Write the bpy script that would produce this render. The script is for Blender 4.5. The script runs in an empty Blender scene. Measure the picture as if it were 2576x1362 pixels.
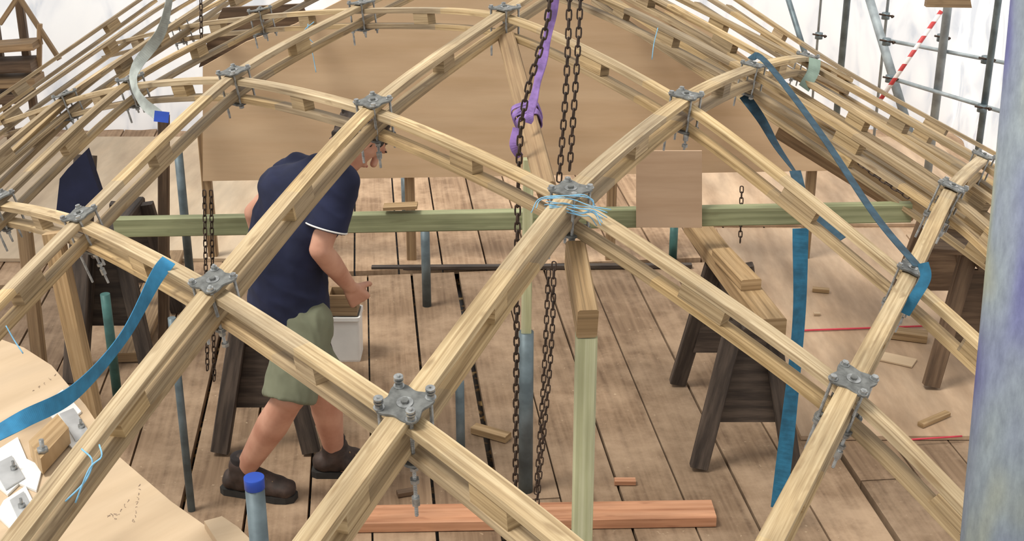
import bpy, math, random
from mathutils import Vector, Matrix, noise
random.seed(7)
V = Vector
# ------------------------------------------------------------------ camera
FOC = 3400.0; PITCH = math.radians(22.0); CH = 2.67
cam_d = bpy.data.cameras.new("camera"); cam = bpy.data.objects.new("camera", cam_d)
bpy.context.scene.collection.objects.link(cam)
cam.location = (0, 0, CH); cam.rotation_euler = (math.radians(90) - PITCH, 0, 0)
cam_d.sensor_width = 36; cam_d.lens = 36 * FOC / 2576.0; cam_d.clip_start = 0.05
bpy.context.scene.camera = cam
C0 = V((0, 0, CH)); FW = V((0, math.cos(PITCH), -math.sin(PITCH))); UP = V((0, math.sin(PITCH), math.cos(PITCH)))
def ray(px, py): return FW + V((1, 0, 0)) * ((px - 1288) / FOC) + UP * ((681 - py) / FOC)
def S(px, py, d): return C0 + ray(px, py) * d
def SY(px, py, y):
    r = ray(px, py); return C0 + r * (y / r.y)
def SZ(px, py, z):
    r = ray(px, py); return C0 + r * ((z - CH) / r.z)

# ------------------------------------------------------------------ materials
def new_mat(name):
    m = bpy.data.materials.new(name); m.use_nodes = True
    nt = m.node_tree; b = nt.nodes["Principled BSDF"]
    return m, nt, b
def ramp(nt, cols):
    r = nt.nodes.new("ShaderNodeValToRGB"); e = r.color_ramp.elements
    e[0].position, e[0].color = cols[0][0], (*cols[0][1], 1)
    e[1].position, e[1].color = cols[-1][0], (*cols[-1][1], 1)
    for p, c in cols[1:-1]:
        x = e.new(p); x.color = (*c, 1)
    return r
def wood(name, c1, c2, dark=None, su=2.0, sv=45.0, rough=0.7, var=0.25, blotch=0.0, seg=0.0):
    m, nt, b = new_mat(name); L = nt.links.new
    tc = nt.nodes.new("ShaderNodeTexCoord"); mp = nt.nodes.new("ShaderNodeMapping")
    oi = nt.nodes.new("ShaderNodeObjectInfo")
    mp.inputs["Scale"].default_value = (su, sv, su)
    L(tc.outputs["UV"], mp.inputs["Vector"])
    add = nt.nodes.new("ShaderNodeVectorMath"); add.operation = "ADD"
    sc = nt.nodes.new("ShaderNodeMath"); sc.operation = "MULTIPLY"; sc.inputs[1].default_value = 40
    L(oi.outputs["Random"], sc.inputs[0]); L(mp.outputs[0], add.inputs[0]); L(sc.outputs[0], add.inputs[1])
    n = nt.nodes.new("ShaderNodeTexNoise"); n.inputs["Scale"].default_value = 1; n.inputs["Detail"].default_value = 6; n.inputs["Roughness"].default_value = 0.6
    L(add.outputs[0], n.inputs["Vector"])
    dark = dark or tuple(x * 0.55 for x in c1)
    r = ramp(nt, [(0.28, dark), (0.45, c1), (0.64, c2)]); L(n.outputs["Fac"], r.inputs[0])
    mp2 = nt.nodes.new("ShaderNodeMapping"); mp2.inputs["Scale"].default_value = (3.0, 12.0, 1); L(tc.outputs["UV"], mp2.inputs[0])
    add2 = nt.nodes.new("ShaderNodeVectorMath"); add2.operation = "ADD"; L(mp2.outputs[0], add2.inputs[0]); L(sc.outputs[0], add2.inputs[1])
    n2 = nt.nodes.new("ShaderNodeTexNoise"); n2.inputs["Scale"].default_value = 1.0; n2.inputs["Detail"].default_value = 5
    L(add2.outputs[0], n2.inputs["Vector"])
    hs = nt.nodes.new("ShaderNodeHueSaturation")
    mr = nt.nodes.new("ShaderNodeMapRange"); mr.inputs["From Min"].default_value = 0.3; mr.inputs["From Max"].default_value = 0.7
    mr.inputs["To Min"].default_value = 1 - var; mr.inputs["To Max"].default_value = 1 + var * 0.6
    L(n2.outputs["Fac"], mr.inputs["Value"])
    m2 = nt.nodes.new("ShaderNodeMath"); m2.operation = "MULTIPLY"
    mr2 = nt.nodes.new("ShaderNodeMapRange"); mr2.inputs["To Min"].default_value = 0.85; mr2.inputs["To Max"].default_value = 1.1
    L(oi.outputs["Random"], mr2.inputs["Value"]); L(mr.outputs[0], m2.inputs[0]); L(mr2.outputs[0], m2.inputs[1])
    val = m2.outputs[0]
    if seg:   # jointed lengths differ in tone
        sp = nt.nodes.new("ShaderNodeSeparateXYZ"); L(tc.outputs["UV"], sp.inputs[0])
        ma = nt.nodes.new("ShaderNodeMath"); ma.operation = "MULTIPLY_ADD"; ma.inputs[1].default_value = 1.7; L(sp.outputs[0], ma.inputs[0]); L(sc.outputs[0], ma.inputs[2])
        fl_ = nt.nodes.new("ShaderNodeMath"); fl_.operation = "FLOOR"; L(ma.outputs[0], fl_.inputs[0])
        wn = nt.nodes.new("ShaderNodeTexWhiteNoise"); wn.noise_dimensions = "1D"; L(fl_.outputs[0], wn.inputs["W"])
        mr3 = nt.nodes.new("ShaderNodeMapRange"); mr3.inputs["To Min"].default_value = 1 - seg; mr3.inputs["To Max"].default_value = 1 + seg * 0.6; L(wn.outputs["Value"], mr3.inputs["Value"])
        m3 = nt.nodes.new("ShaderNodeMath"); m3.operation = "MULTIPLY"; L(val, m3.inputs[0]); L(mr3.outputs[0], m3.inputs[1]); val = m3.outputs[0]
        mr4 = nt.nodes.new("ShaderNodeMapRange"); mr4.inputs["To Min"].default_value = 0.88; mr4.inputs["To Max"].default_value = 1.08; L(wn.outputs["Value"], mr4.inputs["Value"]); L(mr4.outputs[0], hs.inputs["Saturation"])
    L(val, hs.inputs["Value"]); L(r.outputs[0], hs.inputs["Color"])
    out = hs.outputs[0]
    if blotch:
        mp3 = nt.nodes.new("ShaderNodeMapping"); mp3.inputs["Scale"].default_value = (7, 28, 1); L(tc.outputs["UV"], mp3.inputs[0])
        add3 = nt.nodes.new("ShaderNodeVectorMath"); add3.operation = "ADD"; L(mp3.outputs[0], add3.inputs[0]); L(sc.outputs[0], add3.inputs[1])
        vo = nt.nodes.new("ShaderNodeTexNoise"); vo.inputs["Scale"].default_value = 1.3; vo.inputs["Detail"].default_value = 2; L(add3.outputs[0], vo.inputs["Vector"])
        rk = ramp(nt, [(0.62, (0, 0, 0)), (0.74, (blotch,) * 3)]); L(vo.outputs["Fac"], rk.inputs[0])
        mx = nt.nodes.new("ShaderNodeMix"); mx.data_type = "RGBA"; L(rk.outputs[0], mx.inputs[0]); L(out, mx.inputs[6]); mx.inputs[7].default_value = (*dark, 1)
        out = mx.outputs[2]
    L(out, b.inputs["Base Color"]); b.inputs["Roughness"].default_value = rough
    return m
def plain(name, c, rough=0.6, metal=0.0, var=0.15, scale=20, c2=None, coords="Object", bump=0.0):
    m, nt, b = new_mat(name); L = nt.links.new
    tc = nt.nodes.new("ShaderNodeTexCoord"); n = nt.nodes.new("ShaderNodeTexNoise")
    n.inputs["Scale"].default_value = scale; n.inputs["Detail"].default_value = 4
    L(tc.outputs[coords], n.inputs["Vector"])
    a = tuple(x * (1 - var) for x in c); z = c2 or tuple(min(1, x * (1 + var)) for x in c)
    r = ramp(nt, [(0.35, a), (0.65, z)]); L(n.outputs["Fac"], r.inputs[0]); L(r.outputs[0], b.inputs["Base Color"])
    b.inputs["Roughness"].default_value = rough; b.inputs["Metallic"].default_value = metal
    if bump:
        bp = nt.nodes.new("ShaderNodeBump"); bp.inputs["Strength"].default_value = bump; bp.inputs["Distance"].default_value = 0.01
        L(n.outputs["Fac"], bp.inputs["Height"]); L(bp.outputs[0], b.inputs["Normal"])
    return m
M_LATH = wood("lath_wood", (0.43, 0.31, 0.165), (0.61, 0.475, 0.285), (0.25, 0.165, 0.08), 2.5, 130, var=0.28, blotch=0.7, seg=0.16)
M_LATHL = wood("lath_wood_lower_shade", (0.35, 0.245, 0.125), (0.50, 0.37, 0.205), (0.18, 0.115, 0.053), 2.5, 130, var=0.3, blotch=0.7, seg=0.2)  # lath wood darkened: shade of the lower layer painted into its colour
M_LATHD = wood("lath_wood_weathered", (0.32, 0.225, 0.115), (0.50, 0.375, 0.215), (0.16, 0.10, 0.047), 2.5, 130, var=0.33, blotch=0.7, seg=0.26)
M_GREEN = wood("treated_green_wood", (0.25, 0.27, 0.145), (0.36, 0.375, 0.215), (0.17, 0.17, 0.085), 1.2, 60, blotch=0.5)
M_PALEGREEN = wood("pale_green_wood", (0.45, 0.455, 0.265), (0.56, 0.56, 0.365), (0.35, 0.345, 0.19), 1.2, 60)
M_BEAM = wood("beam_wood", (0.26, 0.165, 0.085), (0.38, 0.26, 0.14), None, 1.5, 70, blotch=0.5)
M_OAK = wood("sawn_timber", (0.34, 0.22, 0.105), (0.47, 0.325, 0.175), None, 2, 80, blotch=0.4)
M_PLANK = wood("pale_plank", (0.38, 0.265, 0.14), (0.50, 0.37, 0.21), None, 1.5, 60, blotch=0.4)
M_RED = wood("pinkish_pine", (0.42, 0.20, 0.105), (0.52, 0.27, 0.155), (0.29, 0.12, 0.06), 1.5, 50, blotch=0.5)
M_DARKW = wood("dark_stained_wood", (0.042, 0.030, 0.023), (0.09, 0.066, 0.05), (0.018, 0.012, 0.01), 4, 40)
M_BROWNW = wood("brown_wood", (0.10, 0.06, 0.034), (0.17, 0.11, 0.065), None, 3, 40)
M_PLY = wood("plywood_face", (0.57, 0.40, 0.245), (0.62, 0.45, 0.285), (0.52, 0.355, 0.205), 1.0, 10, var=0.06)
M_PLYP = wood("plywood_pinkish", (0.47, 0.32, 0.205), (0.53, 0.37, 0.245), (0.42, 0.275, 0.17), 1.2, 14, var=0.05)
M_PLYL = wood("plywood_pale", (0.52, 0.39, 0.255), (0.57, 0.435, 0.295), (0.46, 0.335, 0.215), 1.0, 8, var=0.08)
M_PLYW = wood("plywood_bright", (0.58, 0.45, 0.31), (0.65, 0.52, 0.37), (0.50, 0.37, 0.25), 1.4, 6, var=0.15)
M_PLYF = wood("plywood_floor", (0.40, 0.275, 0.175), (0.50, 0.36, 0.24), (0.30, 0.20, 0.12), 1.6, 6, var=0.22)
M_GALV = plain("galvanised_steel", (0.145, 0.15, 0.145), 0.6, 0.2, 0.3, 60)
M_ZINC = plain("zinc_bolt", (0.33, 0.34, 0.34), 0.4, 0.7, 0.3, 60)
M_TUBE = plain("scaffold_tube", (0.13, 0.17, 0.19), 0.5, 0.4, 0.3, 12)
M_TUBEL = plain("pale_scaffold_tube", (0.28, 0.32, 0.34), 0.6, 0.2, 0.25, 12)
M_TUBET = plain("teal_tube", (0.05, 0.14, 0.13), 0.5, 0.2, 0.3, 12)
M_CHAIN = plain("chain_iron", (0.055, 0.036, 0.026), 0.6, 0.4, 0.4, 40)
M_BLUE = plain("blue_webbing", (0.018, 0.13, 0.23), 0.8, 0, 0.25, 25)
M_BLUEB = plain("bright_blue_webbing", (0.03, 0.20, 0.38), 0.8, 0, 0.2, 25)
M_DBLUE = plain("dark_blue_webbing", (0.02, 0.055, 0.085), 0.8, 0, 0.3, 25)
M_GREYS = plain("grey_webbing", (0.34, 0.37, 0.35), 0.8, 0, 0.2, 25)
M_PURPLE = plain("purple_sling", (0.23, 0.14, 0.37), 0.9, 0, 0.3, 30)
M_LBLUE = plain("light_blue_twine", (0.20, 0.46, 0.68), 0.6, 0, 0.2, 20)
M_CAP = plain("blue_plastic", (0.01, 0.06, 0.40), 0.5, 0, 0.1, 20)
M_REDS = plain("red_string", (0.6, 0.05, 0.08), 0.7, 0, 0.1, 20)
M_WHITE = plain("white_plastic", (0.78, 0.78, 0.76), 0.5, 0, 0.05, 10)
M_SKIN = plain("skin", (0.50, 0.235, 0.155), 0.55, 0, 0.12, 9, c2=(0.60, 0.33, 0.23))
M_HAIR = plain("dark_hair", (0.03, 0.018, 0.012), 0.7, 0, 0.5, 60)
M_NAVY = plain("navy_cotton", (0.012, 0.016, 0.046), 0.95, 0, 0.25, 8, bump=0.2)
M_SHORT = plain("sage_cotton", (0.17, 0.18, 0.12), 0.95, 0, 0.15, 8, bump=0.2)
M_SHOE = plain("brown_shoe_leather", (0.040, 0.024, 0.018), 0.7, 0, 0.4, 30)
M_SOLE = plain("black_rubber", (0.02, 0.018, 0.016), 0.8, 0, 0.2, 30)
M_SOCK = plain("dark_sock", (0.025, 0.02, 0.02), 0.95, 0, 0.2, 40)
M_EYE = plain("eye_white", (0.7, 0.66, 0.62), 0.3, 0, 0.02, 10)
M_IRIS = plain("eye_iris", (0.05, 0.03, 0.02), 0.2, 0, 0.02, 10)
M_LIP = plain("lips", (0.45, 0.17, 0.14), 0.5, 0, 0.05, 10)
M_INK = plain("pencil_marks", (0.24, 0.18, 0.14), 0.9, 0, 0.1, 10)

# ------------------------------------------------------------------ builders
def link(o, parent=None):
    bpy.context.scene.collection.objects.link(o)
    if parent is not None: o.parent = parent
    return o
def tag(o, label, cat, group=None, kind=None):
    o["label"] = label; o["category"] = cat
    if group: o["group"] = group
    if kind: o["kind"] = kind
    return o
def empty(name, loc, label, cat, group=None):
    e = bpy.data.objects.new(name, None); e.empty_display_size = 0.05
    link(e); e.location = loc
    return tag(e, label, cat, group)
def mesh(name, verts, faces, mats, parent=None, uvs=None, smooth=False, mi=None):
    off = V((0, 0, 0))
    if parent is not None:
        p = parent
        while p is not None: off += V(p.location); p = p.parent
    else:
        n = len(verts); off = sum((V(v) for v in verts), V((0, 0, 0))) / n
    me = bpy.data.meshes.new(name)
    me.from_pydata([tuple(V(v) - off) for v in verts], [], faces)
    for m in (mats if isinstance(mats, list) else [mats]): me.materials.append(m)
    if uvs:
        ul = me.uv_layers.new(name="UVMap"); k = 0
        for f in uvs:
            for uv in f: ul.data[k].uv = uv; k += 1
    if mi:
        for i, x in enumerate(mi): me.polygons[i].material_index = x
    if smooth:
        for p in me.polygons: p.use_smooth = True
    me.update()
    o = bpy.data.objects.new(name, me); link(o, parent)
    if parent is None: o.location = off
    return o
def smooth_path(pts, n=8, ten=0.5):
    pts = [V(p) for p in pts]
    if len(pts) < 3: return pts
    P = [2 * pts[0] - pts[1]] + pts + [2 * pts[-1] - pts[-2]]
    out = []
    for i in range(1, len(P) - 2):
        a, b, c, d = P[i - 1], P[i], P[i + 1], P[i + 2]
        m0 = (c - a) * ten; m1 = (d - b) * ten
        for k in range(n):
            t = k / n; t2 = t * t; t3 = t2 * t
            out.append(b * (2 * t3 - 3 * t2 + 1) + m0 * (t3 - 2 * t2 + t) + c * (-2 * t3 + 3 * t2) + m1 * (t3 - t2))
    out.append(pts[-1]); return out
def sweep_data(pts, prof, up, scales=None, twist=None):
    n = len(pts); m = len(prof); verts = []; faces = []; uvs = []
    per = [0]
    for i in range(m): per.append(per[-1] + (V(prof[(i + 1) % m]) - V(prof[i])).length)
    L = 0; ls = []
    for i, p in enumerate(pts):
        if i: L += (pts[i] - pts[i - 1]).length
        ls.append(L)
        t = (pts[min(i + 1, n - 1)] - pts[max(i - 1, 0)]).normalized()
        u = up(p) if callable(up) else (up[i] if isinstance(up, list) else V(up))
        s = t.cross(u)
        if s.length < 1e-4: s = t.cross(V((1, 0.1, 0)))
        s.normalize(); nn = s.cross(t)
        if twist:
            a = twist(i / (n - 1)); s, nn = s * math.cos(a) + nn * math.sin(a), nn * math.cos(a) - s * math.sin(a)
        k = scales[i] if scales else 1
        for a, b in prof: verts.append(p + s * (a * k) + nn * (b * k))
    for i in range(n - 1):
        for j in range(m):
            j2 = (j + 1) % m
            faces.append((i * m + j, i * m + j2, (i + 1) * m + j2, (i + 1) * m + j))
            uvs.append([(ls[i], per[j]), (ls[i], per[j + 1]), (ls[i + 1], per[j + 1]), (ls[i + 1], per[j])])
    faces.append(tuple(range(m))[::-1]); uvs.append([(prof[j][0] * 0.3, prof[j][1]) for j in range(m)][::-1])
    faces.append(tuple((n - 1) * m + j for j in range(m))); uvs.append([(prof[j][0] * 0.3, prof[j][1]) for j in range(m)])
    return verts, faces, uvs
def rect(w, h, c=None):
    c = min(w, h) * 0.1 if c is None else c; a, b = w / 2, h / 2
    return [(-a + c, -b), (a - c, -b), (a, -b + c), (a, b - c), (a - c, b), (-a + c, b), (-a, b - c), (-a, -b + c)]
def circ(r, n=12): return [(r * math.cos(2 * math.pi * i / n), r * math.sin(2 * math.pi * i / n)) for i in range(n)]
def sweep(name, pts, prof, up, mat, parent=None, smooth=False, scales=None, twist=None):
    v, f, u = sweep_data([V(p) for p in pts], prof, up, scales, twist)
    return mesh(name, v, f, mat, parent, u, smooth)
def box(name, p0, p1, w, h, mat, up=(0, 0, 1), parent=None, c=None):
    return sweep(name, [V(p0), V(p1)], rect(w, h, c), V(up), mat, parent)
def tube(name, pts, r, mat, parent=None, n=12):
    o = sweep(name, pts, circ(r, n), V((0.13, 0.31, 0.9)) if abs((V(pts[-1]) - V(pts[0])).normalized().z) < 0.8 else V((0, 1, 0.1)), mat, parent, smooth=False)
    for p in o.data.polygons: p.use_smooth = len(p.vertices) == 4
    return o
def prism(name, poly, thick, mat, parent=None, uvdir=None):
    poly = [V(p) for p in poly]; th = V(thick); n = len(poly)
    verts = poly + [p + th for p in poly]
    e1 = V(uvdir).normalized() if uvdir else (poly[1] - poly[0]).normalized(); nn = th.normalized(); e2 = nn.cross(e1).normalized()
    faces = [tuple(range(n)), tuple(range(n, 2 * n))[::-1]] + [(i, i + n, (i + 1) % n + n, (i + 1) % n) for i in range(n)]
    uv = [[((verts[i]).dot(e1), (verts[i]).dot(e2)) for i in f] for f in faces[:2]]
    for f in faces[2:]: uv.append([(verts[i].dot(e1) + verts[i].dot(nn), verts[i].dot(e2)) for i in f])
    return mesh(name, verts, faces, mat, parent, uv)

# ------------------------------------------------------------------ floor
mF, nt, b = new_mat("scaffold_board"); L = nt.links.new
tc = nt.nodes.new("ShaderNodeTexCoord"); at = nt.nodes.new("ShaderNodeAttribute"); at.attribute_name = "shade"
mp = nt.nodes.new("ShaderNodeMapping"); mp.inputs["Scale"].default_value = (2.0, 45, 1); L(tc.outputs["UV"], mp.inputs[0])
n1 = nt.nodes.new("ShaderNodeTexNoise"); n1.inputs["Scale"].default_value = 1; n1.inputs["Detail"].default_value = 6; L(mp.outputs[0], n1.inputs["Vector"])
n2 = nt.nodes.new("ShaderNodeTexNoise"); n2.inputs["Scale"].default_value = 1.9; n2.inputs["Detail"].default_value = 10; n2.inputs["Roughness"].default_value = 0.72; L(tc.outputs["Object"], n2.inputs["Vector"])
r1 = ramp(nt, [(0.3, (0.135, 0.082, 0.046)), (0.5, (0.20, 0.128, 0.075)), (0.75, (0.27, 0.18, 0.11))]); L(n1.outputs["Fac"], r1.inputs[0])
r2 = ramp(nt, [(0.44, (0.0, 0.0, 0.0)), (0.64, (1, 1, 1))]); L(n2.outputs["Fac"], r2.inputs[0])
mx = nt.nodes.new("ShaderNodeMix"); mx.data_type = "RGBA"
mm = nt.nodes.new("ShaderNodeMath"); mm.operation = "MULTIPLY"; mm.inputs[1].default_value = 0.7
L(r2.outputs[0], mm.inputs[0]); L(mm.outputs[0], mx.inputs[0]); L(r1.outputs[0], mx.inputs[6]); mx.inputs[7].default_value = (0.43, 0.305, 0.20, 1)
mu = nt.nodes.new("ShaderNodeMix"); mu.data_type = "RGBA"; mu.blend_type = "MULTIPLY"; mu.inputs[0].default_value = 1
L(mx.outputs[2], mu.inputs[6]); L(at.outputs["Color"], mu.inputs[7])
n5 = nt.nodes.new("ShaderNodeTexNoise"); n5.inputs["Scale"].default_value = 45; n5.inputs["Detail"].default_value = 3; L(tc.outputs["Object"], n5.inputs["Vector"])
r5 = ramp(nt, [(0.70, (0, 0, 0)), (0.76, (0.5, 0.5, 0.5))]); L(n5.outputs["Fac"], r5.inputs[0])
mx5 = nt.nodes.new("ShaderNodeMix"); mx5.data_type = "RGBA"; L(r5.outputs[0], mx5.inputs[0]); L(mu.outputs[2], mx5.inputs[6]); mx5.inputs[7].default_value = (0.54, 0.42, 0.28, 1)
L(mx5.outputs[2], b.inputs["Base Color"]); b.inputs["Roughness"].default_value = 0.85
mG, nt, b = new_mat("void_gold_glints"); L = nt.links.new
tc = nt.nodes.new("ShaderNodeTexCoord"); n1 = nt.nodes.new("ShaderNodeTexNoise"); n1.inputs["Scale"].default_value = 20; n1.inputs["Detail"].default_value = 4
L(tc.outputs["Object"], n1.inputs["Vector"]); r1 = ramp(nt, [(0.54, (0.015, 0.010, 0.007)), (0.62, (0.40, 0.20, 0.05)), (0.69, (1.0, 0.72, 0.32))]); L(n1.outputs["Fac"], r1.inputs[0])  # golden light seen through the gaps, painted as glints on near-black
L(r1.outputs[0], b.inputs["Base Color"]); b.inputs["Roughness"].default_value = 0.4
verts = []; faces = []; uvs = []; shade = []; mi = []
bd = V((-0.106, 1, 0)).normalized(); bs = V((bd.y, -bd.x, 0))
def plank(s0, s1, t0, t1, z0=0.0, th=0.038, sh=1.0):
    k = len(verts)
    for z in (z0 - th, z0):
        for s, t in ((s0, t0), (s1, t0), (s1, t1), (s0, t1)): verts.append(bs * s + bd * t + V((0, 0, z)))
    off = random.random() * 20
    for f in ((k + 3, k + 2, k + 1, k), (k + 4, k + 5, k + 6, k + 7), (k, k + 1, k + 5, k + 4), (k + 1, k + 2, k + 6, k + 5), (k + 2, k + 3, k + 7, k + 6), (k + 3, k, k + 4, k + 7)):
        faces.append(f); uvs.append([(verts[i].dot(bd) + off, verts[i].dot(bs) + off) for i in f]); shade.append(sh); mi.append(0)
s = -4.4
gap_s = [SZ(1100, 860, 0).dot(bs), SZ(490, 1120, 0).dot(bs), SZ(2060, 1190, 0).dot(bs), SZ(990, 900, 0).dot(bs)]
while s < 3.6:
    w = 0.220 + random.uniform(-0.004, 0.004)
    sh = random.uniform(0.86, 1.18)
    cut = random.choice([None, None, 3.9, 4.3]) if s > 0.3 else None
    if cut:
        plank(s, s + w, 1.2, cut, 0, sh=sh * 0.85); plank(s, s + w, cut + 0.008, 6.58, 0, sh=sh)
    else: plank(s, s + w, 1.2, 6.58, 0, sh=sh)
    g = 0.006 + random.random() * 0.005
    for gi, q in enumerate(gap_s):
        if s < q <= s + w + 0.01: g = (0.026, 0.018, 0.024, 0.012)[gi]
    s += w + g
s = -4.3
while s < 4.2:
    w = 0.222; plank(s, s + w, 6.62, 10.2, 0.012, sh=random.uniform(1.25, 1.6))
    s += w + 0.010
k = len(verts)
for x, y in ((-4.6, 0.8), (3.6, 0.8), (3.6, 8.8), (-4.6, 8.8)): verts.append(V((x, y, -0.07)))
faces.append((k, k + 1, k + 2, k + 3)); uvs.append([(0, 0), (1, 0), (1, 1), (0, 1)]); shade.append(1); mi.append(1)
fl = mesh("floor", verts, faces, [mF, mG], None, uvs, mi=mi); fl["kind"] = "structure"; fl["label"] = "dusty brown scaffold board floor with open gaps"
ca = fl.data.color_attributes.new("shade", "FLOAT_COLOR", "CORNER")
kk = 0
for p in fl.data.polygons:
    for _ in p.vertices: ca.data[kk].color = (shade[p.index],) * 3 + (1,); kk += 1
tag(box("timber_batten", SZ(935, 674, 0.015), SZ(1740, 668, 0.015), 0.035, 0.02, M_DARKW), "thin dark timber batten across the floor boards", "batten")
def sheet(name, x0, x1, y0, y1, z, th, mat, label, cat="plywood sheet"):
    o = prism(name, [(x0, y0, z), (x1, y0, z), (x1, y1, z), (x0, y1, z)], (0, 0, th), mat, uvdir=(0, 1, 0)); return tag(o, label, cat)
sheet("plywood_sheet", 1.16, 2.2, 4.78, 7.2, 0.004, 0.018, M_PLYF, "dusty pinkish plywood sheet lying on floor beside sawhorses")
sheet("plywood_sheet", 2.21, 2.98, 4.7, 7.1, 0.004, 0.018, M_PLYF, "dusty plywood sheet on floor beside scaffold wall")
sheet("plywood_sheet", 1.1, 2.9, 7.24, 9.0, 0.014, 0.018, M_PLYF, "dusty plywood sheet on floor near white sheeting")
sheet("plywood_sheet", -3.5, -1.42, 6.7, 9.0, 0.014, 0.018, M_PLYW, "pale plywood sheet on floor below the lath bundle")
# ------------------------------------------------------------------ white sheeting walls
mW, nt, b = new_mat("white_sheeting_glow"); L = nt.links.new
tc = nt.nodes.new("ShaderNodeTexCoord"); wv = nt.nodes.new("ShaderNodeTexNoise"); wv.inputs["Scale"].default_value = 1.8; wv.inputs["Detail"].default_value = 8; wv.inputs["Distortion"].default_value = 1.2
mpw = nt.nodes.new("ShaderNodeMapping"); mpw.inputs["Scale"].default_value = (2.2, 2.2, 0.8); L(tc.outputs["Object"], mpw.inputs[0])
L(mpw.outputs[0], wv.inputs["Vector"]); rr = ramp(nt, [(0.36, (0.70, 0.73, 0.78)), (0.46, (0.90, 0.91, 0.93)), (0.56, (0.98, 0.98, 0.98))]); L(wv.outputs["Fac"], rr.inputs[0])  # crease shading painted into the sheeting colour as grey-blue tones
tr = nt.nodes.new("ShaderNodeBsdfTranslucent"); L(rr.outputs[0], tr.inputs["Color"]); L(rr.outputs[0], b.inputs["Base Color"]); b.inputs["Roughness"].default_value = 0.6
ms = nt.nodes.new("ShaderNodeMixShader"); ms.inputs[0].default_value = 0.6; L(b.outputs[0], ms.inputs[1]); L(tr.outputs[0], ms.inputs[2])
em = nt.nodes.new("ShaderNodeEmission"); em.inputs["Strength"].default_value = 0.22; L(rr.outputs[0], em.inputs["Color"])  # added glow that imitates daylight behind the sheeting
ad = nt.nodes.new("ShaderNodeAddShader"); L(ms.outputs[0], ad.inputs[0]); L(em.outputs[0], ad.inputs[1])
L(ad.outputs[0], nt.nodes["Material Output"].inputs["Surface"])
def drape(name, p0, p1, z0, z1, nrm, label):
    p0, p1, nrm = V(p0), V(p1), V(nrm); nx, nz = 160, 70; vs = []; fs = []
    Lw = (p1 - p0).length
    for j in range(nz + 1):
        for i in range(nx + 1):
            p = p0.lerp(p1, i / nx); p.z = z0 + (z1 - z0) * j / nz
            x = i / nx * Lw; z = p.z
            vs.append(p + nrm * (0.07 * noise.noise(V((x * 1.6, z * 1.1, 0))) + 0.07 * (0.5 - abs(noise.noise(V((x * 3.0 + z * 1.4, z * 1.2, 5)))))))
    for j in range(nz):
        for i in range(nx):
            a = j * (nx + 1) + i; fs.append((a, a + 1, a + nx + 2, a + nx + 1))
    o = mesh(name, vs, fs, mW, smooth=True); o["kind"] = "structure"; o["label"] = label
drape("wall_back", (-4.3, 9.25, 0), (3.2, 9.25, 0), 0.0, 4.4, (0, -1, 0), "wrinkled white translucent sheeting wall")
drape("wall_right", (3.1, 2.5, 0), (3.1, 9.25, 0), 0.0, 4.4, (-1, 0, 0), "wrinkled white translucent sheeting wall")
drape("wall_left", (-4.2, 2.5, 0), (-4.2, 9.25, 0), 0.0, 4.4, (1, 0, 0), "wrinkled white translucent sheeting wall")

# ------------------------------------------------------------------ grid shell
def shell_n(p): return V((p.x * 0.16, (p.y - 4.6) * 0.06, 1)).normalized()
T = 0.020; TH = 0.019; SEP = 0.062; LW = 0.041
L1 = {
 "a": [(680, 1500, 2.05), (1020, 1035, 2.5), (1435, 490, 3.4), (1725, 250, 4.2), (1895, 172, 5.0), (2030, 148, 5.8), (2135, 200, 6.5)],
 "b": [(-100, 1560, 2.2), (44, 1352, 2.55), (540, 722, 3.2), (940, 268, 4.0), (1270, 30, 4.9), (1560, -150, 5.8)],
 "c": [(-112, 872, 3.4), (205, 552, 3.9), (590, 190, 4.7), (910, 15, 5.6), (1200, -120, 6.5)],
 "d": [(-260, 750, 4.0), (0, 505, 4.64), (330, 205, 5.3), (655, 32, 6.3), (900, -90, 7.2)],
 "e": [(-150, 510, 5.4), (165, 245, 6.0), (450, 60, 7.0), (700, -70, 8.0)],
 "f": [(-60, 340, 6.6), (130, 205, 7.0), (400, 20, 8.0), (560, -70, 8.6)],
 "g": [(-60, 285, 7.4), (150, 140, 7.8), (380, -20, 8.6)],
 "h": [(-60, 470, 5.6), (230, 205, 6.2), (560, -20, 7.2)],
 "r": [(1873, 1490, 2.22), (2140, 972, 3.0), (2290, 690, 3.8), (2392, 480, 4.5), (2472, 400, 5.2)],
}
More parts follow.
